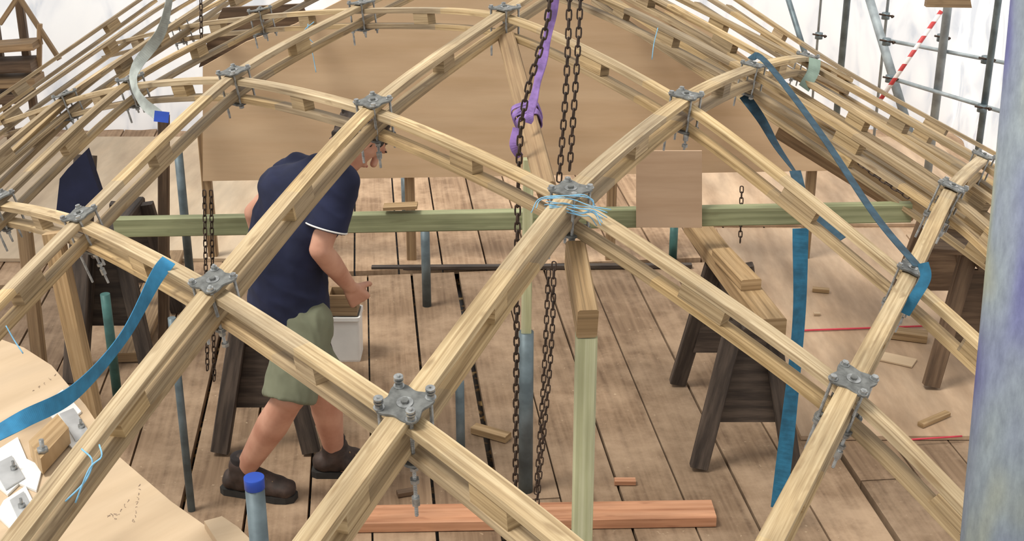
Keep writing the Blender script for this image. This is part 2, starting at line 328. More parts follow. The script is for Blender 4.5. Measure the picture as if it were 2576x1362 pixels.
L2 = {
 "a": [(1971, 1843, 1.78), (1461, 1375, 2.11), (1020, 1035, 2.5), (540, 722, 3.2), (205, 552, 3.9), (0, 505, 4.64), (-250, 500, 5.3)],
 "b": [(2714, 1552, 2.79), (2140, 972, 3.0), (1435, 490, 3.4), (940, 268, 4.0), (590, 190, 4.7), (330, 205, 5.3), (165, 245, 6.0), (0, 300, 6.8)],
 "c": [(2620, 985, 3.5), (2290, 690, 3.8), (1725, 250, 4.2), (1270, 30, 4.9), (910, 15, 5.6), (655, 32, 6.3), (450, 60, 7.0), (250, 110, 8.0)],
 "d": [(2620, 680, 4.25), (2392, 480, 4.5), (1895, 172, 5.0), (1480, -30, 5.6), (1150, -120, 6.3)],
 "e": [(2650, 540, 5.0), (2472, 400, 5.2), (2030, 148, 5.8), (1620, -60, 6.5)],
 "f": [(2620, 480, 5.8), (2480, 395, 6.0), (2135, 200, 6.5), (1760, -30, 7.2)],
 "g": [(2640, 450, 6.6), (2130, 170, 7.2), (1840, -20, 7.8)],
 "h": [(2640, 590, 4.8), (2330, 375, 5.2), (1990, 170, 5.7), (1700, 10, 6.2), (1560, -60, 6.6)],
 "i": [(2640, 720, 5.0), (2330, 500, 5.4), (1960, 255, 5.8), (1650, 60, 6.2), (1500, -40, 6.5)],
 "j": [(2640, 640, 5.3), (2330, 430, 5.7), (2000, 225, 6.2), (1690, 30, 6.7), (1560, -60, 7.0)],
}
def offs(pts, o): return [p + shell_n(p) * o for p in pts]
def build_lath(ctrl, o_top, near, wide=1.0):
    pts = smooth_path([S(*c) for c in ctrl], 10, 0.38)
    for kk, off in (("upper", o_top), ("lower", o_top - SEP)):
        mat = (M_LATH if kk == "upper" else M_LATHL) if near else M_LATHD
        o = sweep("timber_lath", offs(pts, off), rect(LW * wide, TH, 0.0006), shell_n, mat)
        tag(o, "long pale pine lath in %s layer of curved grid shell" % kk, "wooden lath", "pale sawn laths of the grid shell")
        low = o
    for si in range(len(ctrl) - 1):
        i0 = min(max(int((si + 0.5) * 10), 1), len(pts) - 3)
        t = (pts[i0 + 1] - pts[i0]).normalized(); n_ = shell_n(pts[i0]); q = pts[i0] + n_ * (o_top - SEP / 2); ln = random.uniform(0.04, 0.065)
        q = q + t * random.uniform(-0.04, 0.04)
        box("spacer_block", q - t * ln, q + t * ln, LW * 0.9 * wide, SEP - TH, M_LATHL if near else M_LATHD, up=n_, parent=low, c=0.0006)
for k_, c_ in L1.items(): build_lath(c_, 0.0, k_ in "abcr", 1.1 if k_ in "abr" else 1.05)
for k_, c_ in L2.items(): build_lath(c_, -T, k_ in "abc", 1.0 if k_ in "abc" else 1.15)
BOT = -(T + SEP) - TH * 0.5

def connector(p, ang, sc=1.0, rodlen=0.17, label="dull grey steel clamp plate with long threaded bolts on lath crossing", tall=0.018, small=False, tilt=(0, 0), long_bolt=0.0):
    n_ = (shell_n(p) + V((tilt[0], tilt[1], 0))).normalized(); q = p + n_ * (TH * 0.5 + 0.002 + 0.03 * V(tilt + (0,)).length)
    root = empty("node_clamp", q, label, "clamp", "steel node clamps of the grid shell")
    tx = V((math.cos(ang), math.sin(ang), 0)); tx = (tx - n_ * tx.dot(n_)).normalized(); ty = n_.cross(tx)
    R = 0.058 * sc
    def lobed(k, z):
        out = []
        for i in range(48):
            a = 2 * math.pi * i / 48
            r = R * (0.84 + 0.16 * math.cos(4 * a)) * k
            out.append(q + tx * (math.cos(a) * r) + ty * (math.sin(a) * r) + n_ * z)
        return out
    def plate(name, z0, z1):
        rings = [lobed(0.99, z0), lobed(1, z0 + 0.0008), lobed(1, z1 - 0.0008), lobed(0.985, z1)]
        v = [x for r_ in rings for x in r_]; f = []
        for j in range(len(rings) - 1):
            for i in range(48):
                i2 = (i + 1) % 48; f.append((j * 48 + i, j * 48 + i2, (j + 1) * 48 + i2, (j + 1) * 48 + i))
        f.append(tuple(range(48))[::-1]); f.append(tuple((len(rings) - 1) * 48 + i for i in range(48)))
        mesh(name, v, f, M_GALV, root)
    plate("top_plate", 0.000, 0.006)
    plate("bottom_plate", BOT - TH * 0.5 - 0.008, BOT - TH * 0.5 - 0.001)
    tube("centre_washer", [q + n_ * 0.006, q + n_ * 0.008], 0.016 * sc, M_ZINC, root, 20)
    tube("centre_bolt", [q + n_ * 0.008, q + n_ * 0.014], 0.008 * sc, M_GALV, root, 6)
    for k in range(4):
        a = k * math.pi / 2
        b0 = q + tx * (math.cos(a) * R * 0.86) + ty * (math.sin(a) * R * 0.86)
        ln = rodlen + 0.02 * ((k * 7) % 3) + (long_bolt if k == 3 else 0)
        top = b0 + n_ * (tall + 0.004 * (k % 2)); bot = b0 - n_ * ln
        N = 120 if not small else 8; path = []; sc_ = []
        for i in range(N + 1):
            path.append(top.lerp(bot, i / N)); sc_.append(1.0 if i % 2 else 0.84)
        v, f, u = sweep_data(path, circ(0.0042 * sc, 8), V((1, 0.2, 0)), sc_)
        ax = (top - bot).normalized()
        parts = [(0.008, 0.0080, 0.007), (0.006, 0.011, 0.002), (BOT - TH * 0.5 - 0.017, 0.0090, 0.008)]
        if long_bolt and k == 3: parts += [(BOT - TH * 0.5 - 0.05, 0.0095, 0.009), (-ln + 0.03, 0.0085, 0.02)]
        if tall > 0.025: parts += [(0.019, 0.0095, 0.004), (0.026, 0.0095, 0.004)]
        for dz, rr_, hh in parts:
            c = b0 + ax * dz
            v2, f2, _ = sweep_data([c, c + ax * hh], circ(rr_ * sc, 6 if hh > 0.005 else 12), V((1, 0.2, 0)))
            o_ = len(v); v += v2; f += [tuple(x + o_ for x in ff) for ff in f2]
        mesh("threaded_bolt", v, f, M_ZINC, root)
    return root
nodes = [((1020, 1035, 2.5), 0.30, 0.98, 0.16, 0.030, (0.03, -0.10), 0.08), ((2140, 972, 3.0), 0.2, 1.02, 0.16, 0.012, (0.06, -0.08), 0.05), ((540, 722, 3.2), 0.1, 0.98, 0.13, 0.016, (0, -0.06), 0.02), ((1435, 490, 3.4), 0.12, 0.98, 0.15, 0.012, (0, 0), 0.03),
         ((205, 552, 3.9), 0.3, 0.92, 0.17, 0.012, (-0.06, -0.06), 0.04), ((940, 268, 4.0), 0.12, 0.98, 0.15, 0.012, (0, -0.06), 0.04), ((1725, 250, 4.2), 0.2, 0.98, 0.14, 0.012, (0, 0), 0.02), ((590, 190, 4.7), 0.2, 1.02, 0.12, 0.012, (0, -0.06), 0.0),
         ((2290, 690, 3.8), 0.2, 0.85, 0.15, 0.012, (0.08, 0), 0.03), ((2392, 480, 4.5), 0.2, 1.0, 0.16, 0.012, (0.08, 0), 0.03)] + [
         (c, 0.1, s_, r_, 0.012, (0, 0), 0.0) for c, s_, r_ in (((1270, 30, 4.9), 1.0, 0.13), ((910, 15, 5.6), 1.0, 0.13),
         ((655, 32, 6.3), 1.0, 0.13), ((0, 505, 4.64), 1.0, 0.15), ((330, 205, 5.3), 1.0, 0.13), ((165, 245, 6.0), 1.0, 0.13),
         ((1895, 172, 5.0), 0.9, 0.12), ((2030, 148, 5.8), 0.9, 0.12), ((2472, 400, 5.2), 0.9, 0.12), ((450, 60, 7.0), 0.9, 0.12))]
for c, a, sc, rl, tl, ti, lb in nodes: connector(S(*c), a, sc, rl, tall=tl, small=c[2] > 4.5, tilt=ti, long_bolt=lb)

# ------------------------------------------------------------------ big arched plywood board on legs
py_ = 6.7
poly = [SY(x, y, py_) for x, y in [(510, 456), (510, 168), (620, 105), (740, 62), (860, 0), (1000, -50), (1300, -70), (1560, -40), (1760, 60), (1900, 160), (2060, 300), (2080, 430)]]
pr = empty("arched_board", V((0.1, py_, 0)), "large arched pale plywood board standing behind the grid shell", "plywood board")
prism("board_face", poly, (0, 0.018, 0), M_PLY, pr, uvdir=(1, 0, 0))
for x in (520, 1030, 1540, 2040):
    p = SY(x, 445, py_ + 0.05)
    box("leg", (p.x, py_ + 0.045, 0.012), (p.x, py_ + 0.045, p.z + 0.25), 0.05, 0.045, M_BEAM, up=(0, 1, 0), parent=pr)
o = prism("brown_board", [SY(x, y, 6.95) for x, y in [(500, 170), (520, 110), (560, 20), (760, 10), (780, 60), (640, 120)]], (0, 0.02, 0), M_BROWNW, uvdir=(1, 0, 0))
tag(o, "dark reddish brown board leaning behind the arched plywood", "board")

# ------------------------------------------------------------------ green cross beam and posts
gb0 = SY(290, 571, 5.17); gb1 = SY(2290, 533, 5.17)
tag(box("timber_beam", gb0, gb1, 0.045, 0.080, M_GREEN), "long green treated timber beam spanning across posts", "timber beam")
o = prism("plywood_square", [SY(x, y, 5.14) for x, y in [(1600, 570), (1765, 571), (1765, 378), (1600, 378)]], (0, -0.012, 0), M_PLYP, uvdir=(1, 0, 0))
tag(o, "square brown plywood offcut fixed to green beam", "plywood square")
tag(box("timber_offcut", SY(965, 521, 5.17), SY(1050, 517, 5.17), 0.06, 0.014, M_OAK), "thin brown timber offcut lying on green beam", "timber offcut")
rb0 = S(1478, 816, 3.2); rb1 = S(1446, 640, 3.42)
tag(box("timber_beam", rb0, rb1, 0.050, 0.085, M_OAK), "short brown sawn timber beam end beneath node clamp", "timber beam")
ub0 = S(1375, 480, 4.0); ub1 = S(1276, 100, 4.85)
tag(box("timber_rafter", ub0, ub1, 0.062, 0.05, M_BEAM, up=(-0.35, 0, 1)), "brown sawn rafter carrying the purple sling", "rafter")
fp = SY(1475, 858, rb0.y + 0.03)
tag(box("timber_post", (fp.x, rb0.y + 0.035, 0.0), (fp.x, rb0.y + 0.035, rb0.z - 0.044), 0.052, 0.05, M_PALEGREEN, up=(0, 1, 0)), "pale green treated post supporting the end of beam", "post")
pp = SZ(1322, 1235, 0); pt = SY(1322, 835, pp.y)
tag(tube("steel_tube", [(pp.x, pp.y, 0), (pp.x, pp.y, pt.z)], 0.027, M_TUBE, n=20), "blue-grey galvanised steel prop tube standing on floor", "steel tube")
pt2 = SY(1330, 400, pp.y)
tag(box("timber_post", (pp.x, pp.y, pt.z), (pp.x + 0.005, pp.y, pt2.z), 0.036, 0.036, M_PALEGREEN, up=(0, 1, 0)), "slim pale green post on top of steel prop", "post")

# ------------------------------------------------------------------ chains
def chain(name, pts, label, pitch=0.026, wr=0.0026, sw=0.0074, spath=6):
    pts = smooth_path([V(p) for p in pts], spath)
    ls = [0]
    for i in range(1, len(pts)): ls.append(ls[-1] + (pts[i] - pts[i - 1]).length)
    verts = []; faces = []; n = int(ls[-1] / pitch); M_, m_ = 14, 6; j = 0
    for k in range(n):
        l = (k + 0.5) * pitch
        while j < len(ls) - 2 and ls[j + 1] < l: j += 1
        f = (l - ls[j]) / (ls[j + 1] - ls[j]); c = pts[j].lerp(pts[j + 1], f); t = (pts[j + 1] - pts[j]).normalized()
        s_ = t.cross(V((0.35, 1, 0.1))).normalized(); u_ = t.cross(s_)
        if k % 2: s_, u_ = u_, -s_
        base = len(verts); half = pitch / 2 + wr * 0.7
        for a in range(M_):
            th = 2 * math.pi * a / M_; cx, cy = math.cos(th), math.sin(th)
            pos = c + s_ * (cx * sw) + t * (cy * sw * 0.9 + (half - sw * 0.8) * (1 if cy > 1e-6 else (-1 if cy < -1e-6 else 0)))
            rad = (s_ * cx + t * cy).normalized()
            for b_ in range(m_):
                ph = 2 * math.pi * b_ / m_; verts.append(pos + rad * (math.cos(ph) * wr) + u_ * (math.sin(ph) * wr))
        for a in range(M_):
            for b_ in range(m_):
                a2 = (a + 1) % M_; b2 = (b_ + 1) % m_
                faces.append((base + a * m_ + b_, base + a2 * m_ + b_, base + a2 * m_ + b2, base + a * m_ + b2))
    o = mesh(name, verts, faces, M_CHAIN, smooth=True)
    return tag(o, label, "chain")
chain("hanging_chain", [SY(1392, -120, 3.95), SY(1375, 60, 3.95), SY(1322, 250, 3.95), SY(1305, 420, 3.95), SY(1300, 800, 3.95), SY(1296, 1320, 3.95)], "rusty black hoist chain hanging in front of steel prop", sw=0.0085, wr=0.0032, pitch=0.028)
chain("hanging_chain", [SY(1436, -120, 3.7), SY(1425, 200, 3.7), SY(1405, 470, 3.7)], "black hoist chain hanging beside node clamp")
chain("hanging_chain", [SY(1466, -120, 3.75), SY(1452, 150, 3.75), SY(1432, 440, 3.75)], "black hoist chain hanging just behind node clamp")
chain("hanging_chain", [SY(1394, 660, 3.8), SY(1385, 900, 3.8), SY(1345, 1330, 3.8)], "black hand chain hanging down beside steel prop", wr=0.0023, sw=0.0068)
chain("hanging_chain", [SY(1380, 680, 3.9), SY(1368, 950, 3.9), SY(1348, 1250, 3.9)], "black hand chain trailing to floor beside steel prop", wr=0.0023, sw=0.0068)
for dx, d_, yy in ((518, 5.0, 940), (535, 5.02, 960)):
    chain("hanging_chain", [SY(dx - 4, 480, d_), SY(dx, 700, d_), SY(dx + 4, yy, d_)], "dark chain hanging behind the person from shell")
chain("hanging_chain", [SY(505, -20, 5.9), SY(507, 150, 5.9)], "dark chain hanging above the curved laths")
chain("hanging_chain", [SY(1866, 470, 5.6), SY(1862, 612, 5.6)], "short dark chain hanging behind green beam")
chain("hanging_chain", [S(2090, 345, 5.1), S(2180, 425, 5.0), S(2290, 500, 4.9)], "dark chain lying slack below sloping laths")

# ------------------------------------------------------------------ purple sling
sl = empty("lifting_sling", SY(1322, 320, 4.3), "purple round lifting sling knotted around timber rafter", "sling")
sweep("sling_strap", smooth_path([SY(1412, -90, 4.2), SY(1392, 20, 4.2), SY(1362, 160, 4.15), SY(1338, 270, 4.08), SY(1328, 310, 4.06)], 8), rect(0.034, 0.006, 0.002), V((0, -1, 0.3)), M_PURPLE, sl, False, scales=[1 + 0.12 * math.sin(i * 0.9) - 0.25 * (i / 33) for i in range(33)], twist=lambda t: 0.6 * math.sin(t * 7))
kc = SY(1324, 322, 4.04)
rd = (ub1 - ub0).normalized(); rs = rd.cross(V((-0.35, 0, 1))).normalized(); ru = rs.cross(rd)
kr = ub0.lerp(ub1, 0.42)
for k, (o_, tl_) in enumerate(((-0.022, 0.25), (0.0, -0.2), (0.022, 0.35), (0.04, -0.1))):
    pts = []
    for i in range(29):
        a = 2 * math.pi * i / 28; ca_, sa_ = math.cos(a), math.sin(a)
        x = math.copysign(abs(ca_) ** 0.5, ca_) * (0.037 + 0.003 * k); y = math.copysign(abs(sa_) ** 0.5, sa_) * (0.031 + 0.003 * k)
        pts.append(kr + rd * (o_ + tl_ * x) + rs * x + ru * y)
    cen = kr + rd * o_
    sweep("sling_wrap", pts, rect(0.024, 0.004, 0.001), [(p - cen) for p in pts], M_PURPLE, sl, False)
sweep("sling_tail", smooth_path([kc + V((-0.03, 0, 0)), kc + V((-0.04, -0.02, -0.05)), kc + V((-0.02, -0.01, -0.09))], 6), rect(0.024, 0.004, 0.001), V((0, -1, 0.3)), M_PURPLE, sl, False)

# ------------------------------------------------------------------ straps
def strap(pts, w, mat, label, up=(0, -1, 0.35), name="ratchet_strap", twist=None, n=8, smooth=False):
    o = sweep(name, smooth_path(pts, n), [(-w / 2, -0.001), (w / 2, -0.001), (w / 2, 0.001), (-w / 2, 0.001)], V(up), mat, None, False, twist=twist)
    return tag(o, label, "strap")
strap([S(425, 655, 3.38), S(392, 700, 3.36), S(310, 850, 3.2), S(190, 985, 2.98), S(60, 1055, 2.85), S(-40, 1110, 2.8)], 0.038, M_BLUEB, "bright blue webbing strap looped over lath and twisting down", up=(0.5, -0.8, 0.5), twist=lambda t: 0.8 * math.sin(t * 5 - 0.6), n=30)
strap([SY(2014, 575, 4.25), SY(2010, 800, 4.2), SY(1985, 1050, 4.15), SY(1958, 1280, 4.12)], 0.054, M_BLUE, "wide blue webbing strap hanging vertically to floor", twist=lambda t: 0.5 * math.sin(t * 4), n=20)
strap([S(1888, 140, 4.92), S(1930, 160, 4.85), S(2060, 330, 4.4), S(2200, 540, 3.9), S(2310, 672, 3.62)], 0.032, M_DBLUE, "dark blue ratchet strap stretched diagonally across shell", up=(0.3, -0.8, 0.6))
strap([S(2322, 662, 3.62), S(2328, 700, 3.62), S(2300, 750, 3.62), S(2275, 790, 3.64)], 0.030, M_BLUE, "blue strap tail wrapped around sloping lath")
strap([S(1872, 240, 5.05), S(1915, 300, 5.0), S(1955, 370, 4.95), S(2005, 440, 4.9)], 0.04, M_DBLUE, "dark blue strap tied below shell laths", twist=lambda t: 1.2 * t)
strap([S(2000, 430, 4.75), S(2030, 520, 4.6), S(2115, 605, 4.4)], 0.04, M_DBLUE, "dark blue strap sagging beneath laths")
strap([S(432, -30, 5.0), S(405, 80, 5.05), S(345, 165, 5.1), S(338, 215, 5.05), S(360, 258, 5.0), S(398, 290, 4.98)], 0.042, M_GREYS, "pale grey webbing strap draped over laths", up=(0.3, -1, 0.3), twist=lambda t: 1.0 * math.cos(t * 5), n=20)
strap([S(388, 292, 4.96), S(425, 296, 4.96)], 0.04, M_CAP, "bright blue end of webbing strap", n=4)
strap([S(2050, 148, 5.7), S(2046, 180, 5.65), S(2022, 222, 5.6)], 0.05, plain("green_webbing", (0.17, 0.23, 0.19), 0.8), "grey-green strap wrapped over arched lath")

def twine(pts, label, r=0.0022, mat=None):
    o = sweep("twine", smooth_path(pts, 6), circ(r, 6), V((0.2, 1, 0.1)), mat or M_LBLUE, None, True); return tag(o, label, "twine")
rp = empty("rope_tie", S(1440, 505, 3.36), "light blue twine tied around node clamp", "twine")
for k in range(9):
    base = [(1375, 500 + k * 3), (1420, 492 + k * 5), (1455, 495 + k * 6), (1490, 505 + k * 5), (1540 - k * 4, 520 + k * 6)]
    if k in (0, 1): base = [(1330 + k * 20, 530), (1365, 502), (1430, 490), (1480, 495), (1500, 520)]
    pts = [S(x + random.uniform(-8, 8), y + random.uniform(-6, 6), 3.30 + random.uniform(-0.01, 0.02)) for x, y in base]
    sweep("twine_strand", smooth_path(pts, 6), circ(0.0013, 5), V((0.2, 1, 0.1)), M_LBLUE, rp, True)
for pts in ([(775, 60, 5.3), (772, 100, 5.3), (785, 130, 5.3), (795, 182, 5.3)], [(1655, 70, 5.2), (1645, 110, 5.2), (1640, 150, 5.2)], [(15, 820, 3.4), (35, 855, 3.4), (58, 890, 3.4)],
            [(205, 1130, 2.62), (232, 1160, 2.60), (215, 1210, 2.61), (165, 1262, 2.62)], [(250, 1120, 2.62), (255, 1150, 2.58), (225, 1180, 2.58), (190, 1265, 2.62)], [(790, 55, 5.3), (765, 80, 5.3), (790, 110, 5.3)]):
    twine([S(*p) for p in pts], "short light blue twine tied round lath", 0.0017)
twine([SZ(2010, 832, 0.03), SZ(2180, 826, 0.03), SZ(2400, 818, 0.03)], "taut red string line laid across floor", 0.005, M_REDS)
twine([SZ(2270, 1108, 0.03), SZ(2420, 1098, 0.03)], "short red string line on plywood", 0.004, M_REDS)

# ------------------------------------------------------------------ saw horses
def sawhorse(cx, y0, y1, label, z0=0.002, W=0.36, H=0.60, mat=M_DARKW):
    root = empty("sawhorse", V((cx, (y0 + y1) / 2, z0)), label, "sawhorse", "dark wooden sawhorses")
    box("top_beam", (cx, y0 - 0.05, z0 + H - 0.04), (cx, y1 + 0.05, z0 + H - 0.04), 0.09, 0.08, mat, parent=root)
    for ye, sg in ((y0, 1), (y1, -1)):
        for sx in (-1, 1):
            box("leg", (cx + sx * W / 2, ye - sg * 0.05, z0 + 0.012), (cx + sx * 0.065, ye + sg * 0.02, z0 + H - 0.01), 0.042, 0.07, mat, up=(1, 0, 0.2), parent=root)
        def xa(z): return 0.065 + (W / 2 - 0.065) * (1 - z / H) - 0.02
        prism("gusset", [(cx - xa(0.18), ye, z0 + 0.18), (cx + xa(0.18), ye, z0 + 0.18), (cx + xa(0.52), ye + sg * 0.015, z0 + 0.52), (cx - xa(0.52), ye + sg * 0.015, z0 + 0.52)], (0, 0.018, 0), mat, root)
    return root
sawhorse(0.90, 4.60, 5.22, "dark worn wooden sawhorse carrying stacked sawn timbers")
sawhorse(-0.97, 4.72, 5.28, "dark brown wooden sawhorse standing beside the person's legs")
sawhorse(1.98, 5.25, 5.85, "brown wooden sawhorse standing on plywood near scaffold pole", z0=0.024, mat=M_BROWNW, H=0.62)
sawhorse(-1.78, 5.5, 6.0, "dark wooden sawhorse beneath the shell laths", mat=M_DARKW, H=0.6, W=0.30)
tag(box("sawn_timber", (0.945, 4.46, 0.643), (0.80, 5.55, 0.643), 0.10, 0.075, M_OAK), "thick sawn timber beam resting on sawhorse", "timber")
tag(box("sawn_timber", (0.905, 4.72, 0.704), (0.84, 5.05, 0.704), 0.08, 0.045, M_OAK), "short sawn timber block stacked on thicker beam", "timber")
tag(box("timber_board", (1.75, 5.35, 0.656), (2.25, 5.25, 0.656), 0.3, 0.022, M_BROWNW), "dark board resting on top of brown sawhorse", "board")
tag(box("pine_board", SZ(795, 1308, 0.023), SZ(1795, 1292, 0.023), 0.12, 0.044, M_RED), "reddish pine board lying on floor boards", "board")
for (px, py, dx, dy, w, h, m_, lb) in ((1235, 1090, 0.07, -0.04, 0.05, 0.03, M_OAK, "small yellow timber offcut lying on floor"), (1572, 1212, 0.04, 0.0, 0.03, 0.02, M_RED, "small reddish wood chip lying on floor"),
     (2065, 730, 0.04, -0.01, 0.03, 0.02, M_OAK, "small wood offcut on plywood floor"), (2350, 1055, 0.07, 0.05, 0.03, 0.02, M_OAK, "small timber stick on plywood floor"),
     (2280, 842, 0.09, -0.03, 0.07, 0.04, M_OAK, "short timber block on plywood floor"), (2255, 905, 0.07, -0.04, 0.09, 0.008, M_PLYL, "thin plywood scrap on floor"),
     (2055, 790, 0.015, 0, 0.02, 0.012, M_PLYL, "tiny wood chip on plywood floor"), (1020, 1240, 0.03, 0.01, 0.03, 0.02, M_BROWNW, "small dark wood chip on floor")):
    p = SZ(px, py, 0.024 + h / 2 if px > 1990 else 0.002 + h / 2)
    tag(box("wood_offcut", p - V((dx, dy, 0)), p + V((dx, dy, 0)), w, h, m_), lb, "wood offcut")

# ------------------------------------------------------------------ white tub + wooden box
tb = SZ(868, 908, 0.0)
root = empty("storage_tub", tb, "white plastic tub standing on floor beside person", "tub")
v = []; f = []
for k, (z, w, d) in enumerate(((0.0, 0.070, 0.062), (0.01, 0.072, 0.064), (0.20, 0.075, 0.07), (0.205, 0.079, 0.075), (0.222, 0.079, 0.075), (0.222, 0.072, 0.066), (0.02, 0.068, 0.06))):
    for i in range(32):
        a = 2 * math.pi * i / 32; ca_, sa_ = math.cos(a), math.sin(a)
        sx = math.copysign(abs(ca_) ** 0.15, ca_) if abs(ca_) > 1e-6 else 0; sy = math.copysign(abs(sa_) ** 0.15, sa_) if abs(sa_) > 1e-6 else 0
        v.append(tb + V((sx * w, sy * d + 0.05, z)))
for j in range(6):
    for i in range(32):
        i2 = (i + 1) % 32; f.append((j * 32 + i, j * 32 + i2, (j + 1) * 32 + i2, (j + 1) * 32 + i))
f.append(tuple(range(32))[::-1]); f.append(tuple(6 * 32 + i for i in range(32)))
mesh("tub_body", v, f, M_WHITE, root)
wb = tb + V((0.0, 0.05, 0.222))
root = empty("wooden_box", wb, "small open brown wooden box resting on white tub", "box")
for nm, a, b_, w, h in (("side_face", V((-0.065, -0.05, 0.05)), V((0.065, -0.05, 0.05)), 0.01, 0.10), ("side_face", V((-0.065, 0.05, 0.05)), V((0.065, 0.05, 0.05)), 0.01, 0.10),
                        ("end_face", V((-0.06, -0.045, 0.05)), V((-0.06, 0.045, 0.05)), 0.01, 0.10), ("end_face", V((0.06, -0.045, 0.05)), V((0.06, 0.045, 0.05)), 0.01, 0.10),
                        ("box_base", V((-0.06, 0, 0.005)), V((0.06, 0, 0.005)), 0.09, 0.01)):
    box(nm, wb + a, wb + b_, w, h, M_BEAM, parent=root, c=0.001)

# ------------------------------------------------------------------ posts and tubes, props
def vtube(px, py_bot, py_top, r=0.022, mat=M_TUBE, label="grey steel scaffold tube standing upright"):
    p = SZ(px, py_bot, 0); zt = SY(px, py_top, p.y).z
    return tag(tube("steel_tube", [(p.x, p.y, 0.0), (p.x, p.y, zt)], r, mat, n=16), label, "steel tube")
vtube(482, 1285, 800, r=0.014, label="slim blue-grey steel prop standing on floor boards")
p = S(655, 1400, 2.9)
root = empty("capped_tube", V((p.x, p.y, 0)), "blue-grey scaffold tube with bright blue plastic cap", "steel tube")
pt_ = SY(651, 1225, p.y)
tube("tube_body", [(p.x, p.y, 0), (p.x, p.y, pt_.z)], 0.0205, M_TUBE, root, 20)
tube("plastic_cap", [(p.x, p.y, pt_.z - 0.003), (p.x, p.y, pt_.z + 0.020), (p.x, p.y, pt_.z + 0.023)], 0.0215, M_CAP, root, 20)
vtube(296, 1000, 740, r=0.02, mat=M_TUBET, label="short teal painted steel tube standing on floor")
vtube(1160, 1185, 960, r=0.017, label="grey steel tube standing near floor gap")
vtube(1074, 770, 560, r=0.022, label="grey steel tube standing beneath green beam")
vtube(1692, 655, 560, r=0.022, mat=M_TUBET, label="teal painted steel tube beneath green beam")
vtube(479, 700, 370, r=0.022, label="grey steel tube beside the plywood board")
vtube(1025, 560, 448, r=0.03, label="grey steel tube under plywood board edge")
tag(box("timber_post", SZ(412, 860, 0), SY(412, 290, SZ(412, 860, 0).y), 0.045, 0.045, M_BROWNW, up=(0, 1, 0)), "dark brown upright post under strap", "post")
q0 = SY(133, 585, 3.78); q1 = SY(232, 1040, 3.7); dd = (q1 - q0).normalized(); q2 = q0 + dd * ((0.0 - q0.z) / dd.z)
tag(box("timber_prop", q2, q0, 0.055, 0.05, M_OAK, up=(0, 1, 0)), "pale timber prop leaning under shell lath", "prop")
q0 = SY(215, 390, 5.6); q1 = SY(175, 880, 5.3)
tag(box("timber_post", (q1.x, q1.y, 0), q0, 0.09, 0.05, M_DARKW, up=(0, 1, 0)), "dark leaning board behind pale timber prop", "post")
o = prism("fabric_jacket", [SY(x, y, 5.2) for x, y in [(140, 545), (150, 450), (170, 425), (215, 380), (235, 440), (255, 500), (215, 548)]], (0, 0.05, 0), M_NAVY)
tag(o, "dark navy work jacket hung on leaning board", "jacket")
tag(box("timber_board", SZ(320, 900, 0.03), SZ(430, 640, 0.03), 0.14, 0.045, M_BEAM), "brown board lying on floor behind sawhorse", "board")
q0 = SY(60, 560, 5.0); q1 = SY(75, 780, 4.9)
tag(box("timber_board", (q1.x, q1.y, 0.0), q0, 0.05, 0.05, M_BEAM, up=(0, 1, 0)), "slim brown upright stick below laths", "board")

# scaffold at side wall
def pole(p0, p1, r=0.024, mat=M_TUBEL, label="grey scaffold tube in front of white sheeting", name="scaffold_pole"):
    o = tube(name, [p0, p1], r, mat, n=14); return tag(o, label, "scaffold pole")
def upright(px, py, d, ztop=3.9, r=0.024, mat=M_TUBEL, dx=0.0, lab="upright grey scaffold tube in front of white sheeting"):
    p = S(px, py, d); return pole((p.x - dx, p.y, 0.02), (p.x + dx, p.y, ztop), r=r, mat=mat, label=lab)
upright(2362, 200, 7.6); upright(2478, 250, 7.2, r=0.018, mat=M_TUBE); upright(2120, 120, 8.6, r=0.022, mat=M_TUBE)
upright(2060, 60, 8.7, r=0.008, lab="thin grey rod against white sheeting"); upright(2228, 60, 8.2, r=0.009, lab="thin grey rod against white sheeting")
pole(S(2170, -60, 8.0), S(2290, 340, 7.8), r=0.026, label="leaning grey scaffold brace near white sheeting")
pole(S(1965, -60, 8.6), S(2045, 200, 8.4), r=0.018, mat=M_TUBE, label="leaning thin grey brace near white sheeting")
pole(S(2225, 100, 7.75), S(2600, 172, 7.3), label="horizontal scaffold ledger tube", r=0.011)
pole(S(2235, 195, 7.75), S(2600, 305, 7.3), label="horizontal scaffold ledger tube", r=0.012)
mS, nt, b = new_mat("red_white_stripes"); tc = nt.nodes.new("ShaderNodeTexCoord"); sp = nt.nodes.new("ShaderNodeSeparateXYZ"); nt.links.new(tc.outputs["UV"], sp.inputs[0])
m1 = nt.nodes.new("ShaderNodeMath"); m1.operation = "MULTIPLY"; m1.inputs[1].default_value = 11; m2 = nt.nodes.new("ShaderNodeMath"); m2.operation = "FRACT"
m0 = nt.nodes.new("ShaderNodeMath"); m0.operation = "MULTIPLY_ADD"; m0.inputs[1].default_value = 5.0
nt.links.new(sp.outputs[1], m0.inputs[0]); nt.links.new(m1.outputs[0], m0.inputs[2]); nt.links.new(sp.outputs[0], m1.inputs[0]); nt.links.new(m0.outputs[0], m2.inputs[0])
rr = ramp(nt, [(0.48, (0.5, 0.05, 0.05)), (0.52, (0.75, 0.7, 0.68))]); nt.links.new(m2.outputs[0], rr.inputs[0]); nt.links.new(rr.outputs[0], b.inputs["Base Color"])
pole(S(2368, 28, 7.4), S(2214, 252, 7.5), r=0.012, mat=mS, label="thin red and white striped pole leaning on scaffold", name="striped_pole")
